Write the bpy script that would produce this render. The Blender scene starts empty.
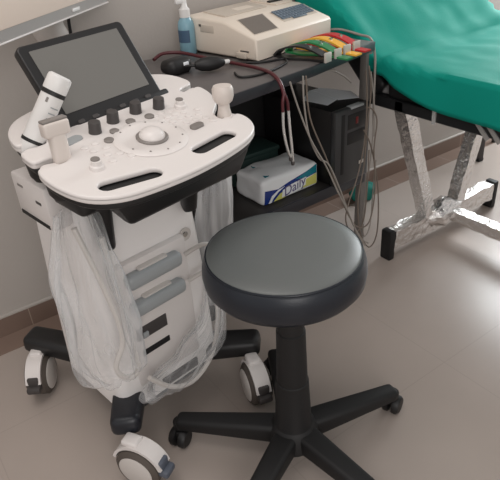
import bpy, bmesh, math, random
from mathutils import Vector, Matrix, noise
random.seed(7)
D = bpy.data
SC = bpy.context.scene
COL = SC.collection

# ------------------------------------------------------------------ camera
CAM_H = 1.25
RX = Vector((0.809, 0.342, -0.479)).normalized()
RZ0 = Vector((-0.060, 0.858, 0.511))
RY = RZ0.cross(RX).normalized()
RZ = RX.cross(RY).normalized()
ROT = Matrix((RX, RY, RZ))            # camera -> world
cam_d = D.cameras.new('camera')
cam_d.sensor_width = 36
cam_d.lens = 570 / 500 * 36
cam_d.clip_start = 0.02
cam = D.objects.new('camera', cam_d)
COL.objects.link(cam)
cam.matrix_world = Matrix.Translation((0, 0, CAM_H)) @ ROT.to_4x4()
SC.camera = cam

# ------------------------------------------------------------------ world, lights, exposure
w = D.worlds.new('room_ambient')
SC.world = w
w.use_nodes = True
bg = w.node_tree.nodes['Background']
bg.inputs[0].default_value = (1.0, 0.965, 0.94, 1)
bg.inputs[1].default_value = 0.44

def area(name, loc, target, size, size_y, power, color):
    l = D.lights.new(name, 'AREA')
    l.shape = 'RECTANGLE'
    l.size = size
    l.size_y = size_y
    l.energy = power
    l.color = color
    o = D.objects.new(name, l)
    COL.objects.link(o)
    o.location = loc
    o.rotation_euler = (Vector(target) - Vector(loc)).to_track_quat('-Z', 'Y').to_euler()
    return o
area('window_daylight', (3.25, 1.74, 1.35), (1.6, 0.4, 0.3), 0.9, 1.2, 54, (0.92, 0.97, 1.0))
area('ceiling_panel', (-0.1, 0.7, 2.75), (0.2, 0.7, 0), 1.2, 1.2, 13, (1.0, 0.95, 0.91))
area('front_fill', (-0.6, -1.9, 1.7), (0.5, 1.0, 0.6), 1.2, 1.6, 19, (1.0, 0.97, 0.95))  # unseen fill lamp added behind the camera to brighten the machine front

SC.view_settings.view_transform = 'Standard'
SC.view_settings.look = 'None'
SC.view_settings.exposure = 0.35
SC.view_settings.gamma = 1
SC.view_settings.use_curve_mapping = False

# ------------------------------------------------------------------ helpers
def lin(r, g, b):
    f = lambda c: (c / 255 / 12.92) if c / 255 <= 0.04045 else ((c / 255 + 0.055) / 1.055) ** 2.4
    return (f(r), f(g), f(b), 1)

def mat(name, rgb, rough=0.5, metal=0.0, spec=0.5, bump=0.0, bscale=60, vary=0.0, vscale=8, coat=0, trans=0):
    m = D.materials.new(name)
    m.use_nodes = True
    nt = m.node_tree
    p = nt.nodes['Principled BSDF']
    p.inputs['Base Color'].default_value = lin(*rgb)
    p.inputs['Roughness'].default_value = rough
    p.inputs['Metallic'].default_value = metal
    p.inputs['Specular IOR Level'].default_value = spec
    p.inputs['Coat Weight'].default_value = coat
    p.inputs['Transmission Weight'].default_value = trans
    tc = nt.nodes.new('ShaderNodeTexCoord')
    if vary:
        n = nt.nodes.new('ShaderNodeTexNoise')
        n.inputs['Scale'].default_value = vscale
        n.inputs['Detail'].default_value = 5
        nt.links.new(tc.outputs['Object'], n.inputs['Vector'])
        mx = nt.nodes.new('ShaderNodeMix')
        mx.data_type = 'RGBA'
        c = lin(*rgb)
        mx.inputs[6].default_value = tuple(min(1, v * (1 - vary)) for v in c[:3]) + (1,)
        mx.inputs[7].default_value = tuple(min(1, v * (1 + vary)) for v in c[:3]) + (1,)
        nt.links.new(n.outputs['Fac'], mx.inputs[0])
        nt.links.new(mx.outputs[2], p.inputs['Base Color'])
    if bump:
        n = nt.nodes.new('ShaderNodeTexNoise')
        n.inputs['Scale'].default_value = bscale
        n.inputs['Detail'].default_value = 4
        nt.links.new(tc.outputs['Object'], n.inputs['Vector'])
        b = nt.nodes.new('ShaderNodeBump')
        b.inputs['Strength'].default_value = bump
        b.inputs['Distance'].default_value = 0.01
        nt.links.new(n.outputs['Fac'], b.inputs['Height'])
        nt.links.new(b.outputs['Normal'], p.inputs['Normal'])
    return m

M = dict(
    wall=mat('painted_wall', (182, 175, 169), 0.55, vary=0.05, vscale=3, bump=0.05, bscale=90),
    white=mat('white_plastic', (224, 218, 215), 0.38),
    white2=mat('offwhite_plastic', (205, 199, 194), 0.42),
    knobgrey=mat('grey_button_plastic', (128, 122, 118), 0.4),
    grey=mat('cool_grey_plastic', (160, 164, 166), 0.4),
    recess=mat('recess_plastic', (200, 194, 190), 0.45),
    black=mat('black_plastic', (25, 24, 25), 0.42),
    blackm=mat('matt_black_plastic', (19, 18, 19), 0.6),
    darkgrey=mat('dark_grey_plastic', (68, 64, 63), 0.45),
    navy=mat('dark_navy_plastic', (25, 28, 35), 0.35),
    screen=mat('dull_grey_screen', (110, 108, 104), 0.32, spec=0.6),
    tyre=mat('taupe_rubber_tyre', (84, 76, 70), 0.7),
    pedal=mat('slate_pedal', (86, 92, 104), 0.5),
    leather_sheen=mat('leatherette_painted_sheen', (98, 101, 100), 0.42, bump=0.03, bscale=400),  # dark seat leatherette, window sheen put into its grey colour
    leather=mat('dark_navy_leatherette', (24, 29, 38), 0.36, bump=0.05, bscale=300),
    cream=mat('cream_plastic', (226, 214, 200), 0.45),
    cream2=mat('deep_cream_plastic', (200, 189, 176), 0.5),  # deeper cream for the lid, keyboard, screen frame and vent
    ecgscreen=mat('ecg_screen', (112, 104, 98), 0.3),
    keys=mat('blue_grey_keys', (92, 106, 120), 0.5),
    deskgrey=mat('grey_laminate_desk', (98, 93, 92), 0.38, vary=0.12, vscale=9),
    deskedge=mat('dark_desk_edge', (40, 40, 46), 0.4),
    shelfm=mat('dark_shelf_laminate', (52, 49, 48), 0.45),
    case=mat('black_steel_case', (17, 16, 17), 0.4, bump=0.02),
    casefront=mat('charcoal_case_front', (54, 54, 55), 0.35),
    paper=mat('pale_paper', (236, 239, 243), 0.7, vary=0.04),
    legm=mat('grey_desk_leg', (122, 117, 113), 0.45),
    litwhite=mat('white_body_lit_tone', (238, 234, 232), 0.42),  # white plastic lifted in tone to stand for light on the column
    steel=mat('bright_steel_tube', (225, 224, 222), 0.25, 0.7),
    sheet=mat('green_surgical_sheet', (0, 146, 130), 0.75, spec=0.25, bump=0.08, bscale=220, vary=0.08, vscale=5),
    chrome=mat('chrome', (215, 213, 210), 0.16, 1.0),
    foil=mat('crumpled_foil', (240, 238, 236), 0.27, 0.95, bump=1.0, bscale=45),
    vinyl=mat('black_vinyl', (28, 29, 31), 0.45),
    maroon=mat('maroon_tubing', (84, 34, 40), 0.35),
    rubber=mat('black_rubber', (24, 23, 24), 0.5),
    cable=mat('grey_cable', (150, 143, 136), 0.5),
    cabletan=mat('brown_grey_cable', (118, 106, 96), 0.5),
    red=mat('red_plastic', (190, 36, 40), 0.4),
    yellow=mat('yellow_plastic', (238, 178, 60), 0.4),
    green=mat('green_plastic', (44, 126, 74), 0.4),
    blackclip=mat('black_clip_plastic', (34, 32, 32), 0.4),
    silver=mat('pale_metal_plate', (206, 200, 192), 0.35, 0.3),
    blue=mat('blue_liquid_bottle', (136, 178, 194), 0.25, trans=0.1),
    bluelabel=mat('dark_blue_label', (66, 92, 118), 0.45),
    cap=mat('white_cap', (224, 222, 220), 0.4),
    teal=mat('teal_cloth', (10, 112, 100), 0.8),
    dgreen=mat('dark_green_box', (30, 52, 48), 0.6),
    probe=mat('ivory_probe_plastic', (212, 202, 195), 0.4),
    panelface=mat('pale_panel_face', (232, 214, 200), 0.4),
    panelrim=mat('silver_panel_rim', (172, 168, 165), 0.4, 0.0),
    packwhite=mat('glossy_white_wrap', (236, 238, 240), 0.22, bump=0.25, bscale=22),
    packblue=mat('wrap_blue_print', (24, 52, 128), 0.25),
    packteal=mat('wrap_teal_print', (22, 122, 140), 0.25),
    packyellow=mat('wrap_yellow_print', (208, 206, 110), 0.3),
    packpurple=mat('wrap_lettering', (92, 84, 128), 0.35),
    redled=mat('dull_red_button', (110, 26, 26), 0.4),
)

# clear crumpled plastic film
def film(name, clear, rough=0.22):
    m = D.materials.new(name)
    m.use_nodes = True
    nt = m.node_tree
    p = nt.nodes['Principled BSDF']
    out = nt.nodes['Material Output']
    p.inputs['Base Color'].default_value = lin(236, 236, 237)
    p.inputs['Roughness'].default_value = rough
    p.inputs['Specular IOR Level'].default_value = 1.0
    tr = nt.nodes.new('ShaderNodeBsdfTransparent')
    mx = nt.nodes.new('ShaderNodeMixShader')
    tc = nt.nodes.new('ShaderNodeTexCoord')
    n = nt.nodes.new('ShaderNodeTexNoise')
    n.inputs['Scale'].default_value = 12
    n.inputs['Detail'].default_value = 3
    mp = nt.nodes.new('ShaderNodeMapping')
    mp.inputs['Scale'].default_value = (1.0, 1.0, 0.3)
    nt.links.new(tc.outputs['Object'], mp.inputs['Vector'])
    nt.links.new(mp.outputs['Vector'], n.inputs['Vector'])
    lw = nt.nodes.new('ShaderNodeLayerWeight')
    lw.inputs['Blend'].default_value = 0.35
    ma = nt.nodes.new('ShaderNodeMath')
    ma.operation = 'MULTIPLY_ADD'
    ma.inputs[1].default_value = 0.5
    ma.inputs[2].default_value = clear - 0.20
    nt.links.new(lw.outputs['Facing'], ma.inputs[0])
    glint_rmp = nt.nodes.new('ShaderNodeValToRGB')  # whiter, denser streaks painted in as highlights on the film
    glint_rmp.color_ramp.elements[0].position = 0.48
    glint_rmp.color_ramp.elements[0].color = (0.09, 0.09, 0.09, 1)
    glint_rmp.color_ramp.elements[1].position = 0.78
    glint_rmp.color_ramp.elements[1].color = (0.42, 0.42, 0.42, 1)
    nt.links.new(n.outputs['Fac'], glint_rmp.inputs[0])
    mb = nt.nodes.new('ShaderNodeMath')
    mb.operation = 'ADD'
    nt.links.new(glint_rmp.outputs[0], mb.inputs[0])
    nt.links.new(ma.outputs[0], mb.inputs[1])
    mb.use_clamp = True
    nt.links.new(mb.outputs[0], mx.inputs[0])
    nt.links.new(tr.outputs[0], mx.inputs[1])
    nt.links.new(p.outputs[0], mx.inputs[2])
    nt.links.new(mx.outputs[0], out.inputs['Surface'])
    b = nt.nodes.new('ShaderNodeBump')
    b.inputs['Strength'].default_value = 0.5
    b.inputs['Distance'].default_value = 0.01
    n2 = nt.nodes.new('ShaderNodeTexNoise')
    n2.inputs['Scale'].default_value = 26
    n2.inputs['Detail'].default_value = 1
    nt.links.new(mp.outputs['Vector'], n2.inputs['Vector'])
    nt.links.new(n2.outputs['Fac'], b.inputs['Height'])
    nt.links.new(b.outputs['Normal'], p.inputs['Normal'])
    return m
M['film'] = film('clear_plastic_film', 0.16, 0.14)
M['film_white'] = film('milky_plastic_film', 0.36, 0.14)

def tiles(name, rgb, grout, sx, sy, ox, oy, rough, gw=0.004, swap=False):
    m = mat(name, rgb, rough)
    nt = m.node_tree
    p = nt.nodes['Principled BSDF']
    tc = nt.nodes.new('ShaderNodeTexCoord')
    sp = nt.nodes.new('ShaderNodeSeparateXYZ')
    nt.links.new(tc.outputs['Object'], sp.inputs[0])
    def line(sock, size, off):
        a = nt.nodes.new('ShaderNodeMath'); a.operation = 'SUBTRACT'; a.inputs[1].default_value = off
        nt.links.new(sock, a.inputs[0])
        b = nt.nodes.new('ShaderNodeMath'); b.operation = 'PINGPONG'; b.inputs[1].default_value = size / 2
        nt.links.new(a.outputs[0], b.inputs[0])
        c = nt.nodes.new('ShaderNodeMath'); c.operation = 'LESS_THAN'; c.inputs[1].default_value = gw / 2
        nt.links.new(b.outputs[0], c.inputs[0])
        return c.outputs[0]
    a = line(sp.outputs[0], sx, ox)
    b = line(sp.outputs[2 if swap else 1], sy, oy)
    mxm = nt.nodes.new('ShaderNodeMath'); mxm.operation = 'MAXIMUM'
    nt.links.new(a, mxm.inputs[0]); nt.links.new(b, mxm.inputs[1])
    n = nt.nodes.new('ShaderNodeTexNoise')
    n.inputs['Scale'].default_value = 5
    n.inputs['Detail'].default_value = 6
    nt.links.new(tc.outputs['Object'], n.inputs['Vector'])
    base = nt.nodes.new('ShaderNodeMix'); base.data_type = 'RGBA'
    c = lin(*rgb)
    base.inputs[6].default_value = tuple(v * 0.93 for v in c[:3]) + (1,)
    base.inputs[7].default_value = tuple(v * 1.07 for v in c[:3]) + (1,)
    nt.links.new(n.outputs['Fac'], base.inputs[0])
    mx = nt.nodes.new('ShaderNodeMix'); mx.data_type = 'RGBA'
    nt.links.new(mxm.outputs[0], mx.inputs[0])
    nt.links.new(base.outputs[2], mx.inputs[6])
    mx.inputs[7].default_value = lin(*grout)
    nt.links.new(mx.outputs[2], p.inputs['Base Color'])
    return m
M['floor'] = tiles('glazed_floor_tile', (176, 164, 156), (168, 156, 148), 0.6, 0.6, 1.19, 0.755, 0.30, 0.003)
M['skirt'] = tiles('brown_skirting_tile', (128, 108, 97), (168, 152, 140), 0.4, 5, 0.245, -1, 0.35, 0.003, True)
M['border'] = tiles('brown_border_tile', (136, 116, 105), (160, 146, 136), 0.4, 5, 0.05, 4.29, 0.3, 0.004)

def tag(o, label=None, cat=None, group=None, kind=None):
    if label: o['label'] = label
    if cat: o['category'] = cat
    if group: o['group'] = group
    if kind: o['kind'] = kind
    return o

def thing(name, label, cat, loc=(0, 0, 0), rz=0, group=None):
    o = D.objects.new(name, None)
    COL.objects.link(o)
    o.empty_display_size = 0.05
    o.location = loc
    o.rotation_euler = (0, 0, rz)
    return tag(o, label, cat, group)

def finish(name, bm, m, parent=None, smooth=True, angle=40):
    bmesh.ops.recalc_face_normals(bm, faces=bm.faces)
    me = D.meshes.new(name)
    bm.to_mesh(me)
    bm.free()
    return link(name, me, m, parent, smooth, angle)

def link(name, me, m, parent=None, smooth=True, angle=40):
    me.materials.clear()
    me.materials.append(M[m] if isinstance(m, str) else m)
    if smooth:
        me.polygons.foreach_set('use_smooth', [True] * len(me.polygons))
        try:
            me.set_sharp_from_angle(angle=math.radians(angle))
        except Exception:
            pass
    o = D.objects.new(name, me)
    COL.objects.link(o)
    if parent:
        o.parent = parent
    return o

def box(bm, x0, x1, y0, y1, z0, z1, bev=0.0, seg=2, mtx=None):
    b2 = bmesh.new()
    bmesh.ops.create_cube(b2, size=1)
    for v in b2.verts:
        v.co = Vector(((x0 + x1) / 2 + v.co.x * (x1 - x0), (y0 + y1) / 2 + v.co.y * (y1 - y0), (z0 + z1) / 2 + v.co.z * (z1 - z0)))
    if bev:
        bmesh.ops.bevel(b2, geom=list(b2.edges), offset=bev, segments=seg, affect='EDGES', profile=0.5)
    merge(bm, b2, mtx)

def merge(bm, b2, mtx=None):
    if mtx is not None:
        bmesh.ops.transform(b2, matrix=mtx, verts=b2.verts)
    me = D.meshes.new('tmp')
    b2.to_mesh(me)
    b2.free()
    bm.from_mesh(me)
    D.meshes.remove(me)

def boxo(name, dims, m, parent=None, bev=0.004, mtx=None, seg=2):
    bm = bmesh.new()
    box(bm, *dims, bev=bev, seg=seg, mtx=mtx)
    return finish(name, bm, m, parent)

def lathe(bm, prof, seg=32, mtx=None):
    b2 = bmesh.new()
    rings = []
    for r, z in prof:
        if r < 1e-5:
            rings.append([b2.verts.new((0, 0, z))])
        else:
            rings.append([b2.verts.new((r * math.cos(2 * math.pi * i / seg), r * math.sin(2 * math.pi * i / seg), z)) for i in range(seg)])
    for a, b in zip(rings, rings[1:]):
        if len(a) == 1 and len(b) == 1:
            continue
        for i in range(seg):
            j = (i + 1) % seg
            if len(a) == 1: b2.faces.new((a[0], b[i], b[j]))
            elif len(b) == 1: b2.faces.new((a[i], a[j], b[0]))
            else: b2.faces.new((a[i], a[j], b[j], b[i]))
    for rg in (rings[0], rings[-1]):
        if len(rg) > 1:
            b2.faces.new(rg)
    merge(bm, b2, mtx)

def latheo(name, prof, m, parent=None, seg=32, mtx=None, angle=40):
    bm = bmesh.new()
    lathe(bm, prof, seg, mtx)
    return finish(name, bm, m, parent, angle=angle)

def spline(pts, n=8, closed=False):
    pts = [Vector(p) for p in pts]
    out = []
    N = len(pts)
    rng = range(N if closed else N - 1)
    for i in rng:
        if closed:
            p0, p1, p2, p3 = pts[i - 1], pts[i], pts[(i + 1) % N], pts[(i + 2) % N]
        else:
            p0 = pts[max(i - 1, 0)]; p1 = pts[i]; p2 = pts[i + 1]; p3 = pts[min(i + 2, N - 1)]
        for k in range(n):
            t = k / n
            out.append(0.5 * ((2 * p1) + (p2 - p0) * t + (2 * p0 - 5 * p1 + 4 * p2 - p3) * t * t + (3 * p1 - p0 - 3 * p2 + p3) * t ** 3))
    if not closed:
        out.append(pts[-1])
    return out

def tube(bm, pts, r, seg=8, smooth=6, closed=False, caps=True):
    P = spline(pts, smooth, closed) if smooth else [Vector(p) for p in pts]
    n = len(P)
    rad = r if callable(r) else (lambda t: r)
    rings = []
    up = None
    for i, p in enumerate(P):
        if closed:
            d = P[(i + 1) % n] - P[i - 1]
        else:
            d = P[min(i + 1, n - 1)] - P[max(i - 1, 0)]
        if d.length < 1e-9: d = Vector((0, 0, 1))
        d.normalize()
        if up is None:
            up = d.orthogonal().normalized()
        up = (up - d * up.dot(d))
        if up.length < 1e-6: up = d.orthogonal()
        up.normalize()
        s = d.cross(up)
        rr = rad(i / max(n - 1, 1))
        rings.append([bm.verts.new(p + (up * math.cos(2 * math.pi * k / seg) + s * math.sin(2 * math.pi * k / seg)) * rr) for k in range(seg)])
    for i in range(n if closed else n - 1):
        a, b = rings[i], rings[(i + 1) % n]
        for k in range(seg):
            bm.faces.new((a[k], a[(k + 1) % seg], b[(k + 1) % seg], b[k]))
    if caps and not closed:
        bm.faces.new(rings[0]); bm.faces.new(rings[-1])

def tubeo(name, pts, r, m, parent=None, seg=8, smooth=6, closed=False):
    bm = bmesh.new()
    tube(bm, pts, r, seg, smooth, closed)
    return finish(name, bm, m, parent, angle=60)

def bar(bm, a, b, wa, ha, wb=None, hb=None, bev=0.0, seg=2):
    """rectangular bar from a to b; w = horizontal width, h = vertical/other height, may taper"""
    wb = wa if wb is None else wb
    hb = ha if hb is None else hb
    a = Vector(a); b = Vector(b)
    d = (b - a).normalized()
    s = d.cross(Vector((0, 0, 1)))
    if s.length < 0.05: s = Vector((1, 0, 0))
    s.normalize()
    u = s.cross(d).normalized()
    b2 = bmesh.new()
    vs = []
    for p, ww, hh in ((a, wa, ha), (b, wb, hb)):
        vs.append([b2.verts.new(p + s * sx * ww / 2 + u * sz * hh / 2) for sx, sz in ((-1, -1), (1, -1), (1, 1), (-1, 1))])
    b2.faces.new(vs[0]); b2.faces.new(vs[1])
    for k in range(4):
        b2.faces.new((vs[0][k], vs[0][(k + 1) % 4], vs[1][(k + 1) % 4], vs[1][k]))
    bmesh.ops.recalc_face_normals(b2, faces=b2.faces)
    if bev:
        bmesh.ops.bevel(b2, geom=list(b2.edges), offset=bev, segments=seg, affect='EDGES', profile=0.5)
    merge(bm, b2)

def baro(name, a, b, wa, ha, m, parent=None, wb=None, hb=None, bev=0.003):
    bm = bmesh.new()
    bar(bm, a, b, wa, ha, wb, hb, bev)
    return finish(name, bm, m, parent)

def chaikin(pts, n=2):
    for _ in range(n):
        q = []
        for i in range(len(pts)):
            a = Vector(pts[i]); b = Vector(pts[(i + 1) % len(pts)])
            q += [a * 0.75 + b * 0.25, a * 0.25 + b * 0.75]
        pts = q
    return pts

def plate(name, loops, half, bev, m, parent=None, fn=None):
    """flat plate with holes: first loop outline, the others holes; rounded rims"""
    cu = D.curves.new(name, 'CURVE')
    cu.dimensions = '2D'
    cu.fill_mode = 'BOTH'
    cu.extrude = max(half - bev, 0.0001)
    cu.bevel_depth = bev
    cu.bevel_resolution = 2
    cu.offset = -bev
    for lp in loops:
        s = cu.splines.new('POLY')
        s.points.add(len(lp) - 1)
        for p, q in zip(s.points, lp):
            p.co = (q[0], q[1], 0, 1)
        s.use_cyclic_u = True
    o = D.objects.new(name + '_curve', cu)
    COL.objects.link(o)
    bpy.context.view_layer.update()
    me = D.meshes.new_from_object(o.evaluated_get(bpy.context.evaluated_depsgraph_get()))
    D.objects.remove(o)
    D.curves.remove(cu)
    me.name = name
    if fn:
        for v in me.vertices:
            v.co = fn(v.co)
    return link(name, me, m, parent, True, 50)

def stadium(ax, ay, bx, by, r, n=8):
    a = Vector((ax, ay)); b = Vector((bx, by))
    ang = math.atan2(b.y - a.y, b.x - a.x)
    out = []
    for k in range(n + 1):
        t = ang - math.pi / 2 + math.pi * k / n
        out.append((b.x + r * math.cos(t), b.y + r * math.sin(t)))
    for k in range(n + 1):
        t = ang + math.pi / 2 + math.pi * k / n
        out.append((a.x + r * math.cos(t), a.y + r * math.sin(t)))
    return out

def prism(name, poly, z0, z1, m, parent=None, bev=0.0, mtx=None, fn=None):
    bm = bmesh.new()
    a = [bm.verts.new((p[0], p[1], z0)) for p in poly]
    b = [bm.verts.new((p[0], p[1], z1)) for p in poly]
    bm.faces.new(a[::-1]); bm.faces.new(b)
    n = len(poly)
    for i in range(n):
        bm.faces.new((a[i], a[(i + 1) % n], b[(i + 1) % n], b[i]))
    bmesh.ops.recalc_face_normals(bm, faces=bm.faces)
    if bev:
        bmesh.ops.bevel(bm, geom=list(bm.edges), offset=bev, segments=2, affect='EDGES', profile=0.5)
    if fn:
        for v in bm.verts: v.co = fn(v.co)
    if mtx is not None:
        bmesh.ops.transform(bm, matrix=mtx, verts=bm.verts)
    return finish(name, bm, m, parent)

def crumple(o, amp, scale, seed=0.0, amp2=0.0, scale2=60):
    for v in o.data.vertices:
        p = Vector(v.co) * scale + Vector((seed, seed * 1.7, seed * 0.3))
        d = noise.noise_vector(p) * amp
        if amp2:
            d += noise.noise_vector(Vector(v.co) * scale2 + Vector((seed, 0, 3))) * amp2
        v.co += d

def subdivide_long(bm, n):
    bmesh.ops.subdivide_edges(bm, edges=list(bm.edges), cuts=n, use_grid_fill=True)

def glyph(ch, name, size, m, parent, mtx):
    """lettering as a flat filled mesh from the built-in font"""
    cu = D.curves.new(name, 'FONT')
    cu.body = ch
    cu.size = size
    cu.extrude = 0.0004
    cu.shear = 0.2
    o = D.objects.new(name + '_curve', cu)
    COL.objects.link(o)
    bpy.context.view_layer.update()
    me = D.meshes.new_from_object(o.evaluated_get(bpy.context.evaluated_depsgraph_get()))
    D.objects.remove(o)
    D.curves.remove(cu)
    me.transform(mtx)
    return link(name, me, m, parent, False)

T = Matrix.Translation
def RZM(a): return Matrix.Rotation(math.radians(a), 4, 'Z')
def RXM(a): return Matrix.Rotation(math.radians(a), 4, 'X')
def RYM(a): return Matrix.Rotation(math.radians(a), 4, 'Y')

# ------------------------------------------------------------------ room
WALL_Y = 1.797
bm = bmesh.new(); box(bm, -2.6, 4.2, -2.6, WALL_Y, -0.05, 0)
tag(finish('floor', bm, 'floor', smooth=False), 'glazed beige tiled floor', 'floor', kind='structure')
bm = bmesh.new(); box(bm, -2.6, 4.2, WALL_Y, WALL_Y + 0.12, -0.05, 2.9)
tag(finish('wall_back', bm, 'wall', smooth=False), 'plain grey painted wall behind the equipment', 'wall', kind='structure')
bm = bmesh.new(); box(bm, -2.6, 4.2, WALL_Y - 0.012, WALL_Y, 0, 0.074)
bs = tag(finish('baseboard_back', bm, 'skirt', smooth=False), 'brown tile skirting along the foot of the wall', 'baseboard', kind='structure')
bm = bmesh.new(); box(bm, -2.6, 4.2, WALL_Y - 0.105, WALL_Y - 0.012, 0, 0.002)
tag(finish('trim_2', bm, 'border', smooth=False), 'brown tile border strip on the floor along the wall', 'trim', kind='structure')
bm = bmesh.new(); box(bm, -2.6, 4.2, WALL_Y - 0.013, WALL_Y, 0.074, 0.080)
tag(finish('trim_1', bm, 'wall', smooth=False), 'pale strip above the brown tile skirting', 'trim', kind='structure')

# ------------------------------------------------------------------ ultrasound machine
MY = math.radians(9)
MC = Vector((0.396 + 0.045 * math.cos(MY), 1.197 + 0.045 * math.sin(MY), 0))
us = thing('ultrasound_machine', 'white wheeled ultrasound machine with a dull grey tilted screen, beside the desk', 'ultrasound machine', MC, MY)
MW = T(MC) @ Matrix.Rotation(MY, 4, 'Z')
def L2W(p): return MW @ Vector(p)
def cz(y): return 0.842 + 0.17 * (y + 0.26)
SH = lambda co: Vector((co.x, co.y, cz(co.y) + co.z))
TILT = math.degrees(math.atan(0.17))
def on_console(x, y, dz=0.0):
    x -= .013; y -= .021
    return T((x, y, cz(y) + dz)) @ RXM(TILT)

outline = [(-.124,-.337),(-.06,-.341),(0,-.339),(.062,-.331),(.122,-.319),(.160,-.305),(.190,-.284),(.209,-.25),(.208,-.216),
           (.190,-.214),(.172,-.228),(.156,-.214),(.160,-.186),(.18,-.168),(.206,-.148),(.222,-.122),(.234,-.085),(.234,-.05),
           (.205,-.058),(.185,-.062),(.18,-.045),(.2,-.034),(.232,-.03),(.238,-.005),(.226,.04),(.19,.072),(.12,.092),(0,.1),(-.08,.085),(-.13,.06),(-.188,.038),
           (-.221,-.002),(-.232,-.04),(-.232,-.066),(-.205,-.062),(-.18,-.06),(-.178,-.085),(-.205,-.092),(-.24,-.086),(-.243,-.115),(-.240,-.140),
           (-.21,-.136),(-.185,-.142),(-.180,-.166),(-.205,-.172),(-.243,-.158),(-.252,-.185),(-.249,-.235),(-.235,-.282),(-.208,-.312),(-.168,-.331)]
out2 = chaikin(outline, 2)
SLOTS = (((-.179, -.284), (-.091, -.300)), ((.033, -.286), (.120, -.274)))
def wider(e0, e1, r): return stadium(e0[0], e0[1], e1[0], e1[1], r)
console = plate('console', [out2] + [wider(*s_, .0165) for s_ in SLOTS], 0.0055, 0.0035, 'white', us, lambda co: SH(co + Vector((0, 0, -0.0055))))
skirt_in = chaikin([(p[0] * .955, p[1] * .955) for p in outline], 2)
tag(plate('console_skirt', [out2, skirt_in], 0.006, 0.0025, 'white', us, lambda co: SH(co + Vector((0, 0, -0.009)))), None)
und = chaikin([(p[0] * 0.972, p[1] * 0.975 - .002) for p in outline], 2)
plate('console_underside', [und], 0.0095, 0.005, 'black', us, lambda co: SH(co + Vector((0, 0, -0.022))))
# dark front drawer with sloping ends
bmx = [(-.18, -.300), (.172, -.290), (.172, -.12), (-.18, -.12)]
def drawer_fn(co):
    t = (0.808 - co.z) / 0.066
    return Vector((co.x + (0.035 * t if co.x < 0 else -0.02 * t), co.y + (0.02 * t if co.y < -0.15 else 0), co.z + 0.17 * (co.y + .26)))
prism('front_drawer', bmx, 0.742, 0.808, 'black', us, 0.012, fn=drawer_fn)
# black neck arms between console and column
for x in (-.118, .12):
    bm = bmesh.new()
    bar(bm, (x - .01, -.14, .77), (x + .012, -.09, .60), .05, .05, .036, .04, .012, 3)
    finish('neck_arm', bm, 'black', us)
bm = bmesh.new(); box(bm, -.2, -.155, -.20, -.08, .745, .79, .015, 3)
box(bm, -.13, .13, -.06, .1, .70, .79, .01)
finish('neck_block', bm, 'black', us)

# trackball and dial
latheo('dial_plate', [(0, 0), (.075, 0), (.076, .001), (.072, .0035), (.058, .0035), (.054, .002), (0, .002)], 'white', us, 48, on_console(-.002, -.172))
rg = latheo('trackball_ring', [(.022, .0), (.0325, .0), (.0325, .003), (.030, .005), (.023, .004)], 'knobgrey', us, 40, on_console(0, -.175, .002))
latheo('trackball', [(.0265, 0), (.0262, .006), (.0235, .012), (.017, .0175), (.009, .020), (0, .021)], 'white', us, 32, on_console(0, -.175, .002))
# dark rotary knobs
for x, y in ((-.073, -.085), (-.019, -.068), (.044, -.06), (.097, -.072)):
    latheo('rotary_knob', [(0, 0), (.0135, 0), (.013, .003), (.0122, .021), (.0115, .0235), (.008, .0245), (0, .0242)], 'darkgrey', us, 20, on_console(x, y))
for x, y in ((-.148, -.205), (.136, -.098)):
    k = latheo('tall_knob', [(0, 0), (.014, 0), (.0132, .007), (.0102, .009), (.0098, .017), (0, .0175)], 'white', us, 20, on_console(x, y))
    tag(k, 'white stepped knob')
    latheo('knob_cap', [(0, 0), (.0088, 0), (.0082, .002), (0, .0022)], 'knobgrey', k, 20, on_console(x, y, .0175))
# flat dark push buttons
for x, y in ((-.072, -.132), (-.042, -.107), (.009, -.09), (.054, -.095)):
    latheo('push_button', [(0, 0), (.0105, 0), (.0105, .003), (.0075, .005), (0, .0045)], 'knobgrey', us, 18, on_console(x, y))
plate('oval_button', [stadium(.082, -.213, .099, -.211, .009)], .003, .001, 'knobgrey', us, lambda co: SH(co + Vector((0, 0, .002))))
plate('grey_oval_pad', [stadium(-.155, -.113, -.128, -.107, .011)], .0015, .0005, 'grey', us, lambda co: SH(co + Vector((0, 0, .001))))
# white key caps
kc = [(-.125,-.128),(-.1,-.125),(-.118,-.148),(-.092,-.152),(-.105,-.175),(-.085,-.185),(-.072,-.205),(-.11,-.2),
      (.062,-.125),(.083,-.12),(.104,-.118),(.125,-.122),(.078,-.143),(.1,-.14),(.122,-.142),(.145,-.148),(.1,-.162),(.122,-.165),(.145,-.172),
      (.066,-.098),(.086,-.094),(.108,-.098),(.16,-.128),(.15,-.19)]
for x, y in kc:
    latheo('key', [(0, 0), (.0078, 0), (.0076, .0016), (.0055, .0026), (0, .0022)], 'white', us, 14, on_console(x, y))
for k in range(10):
    a = math.radians(200 + k * 32)
    boxo('dial_mark', (-.0015, .0015, -.0015, .0015, 0, .001), 'knobgrey', us, 0, on_console(0, -.172, .0038) @ T((.063 * math.cos(a), .063 * math.sin(a), 0)))

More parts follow.
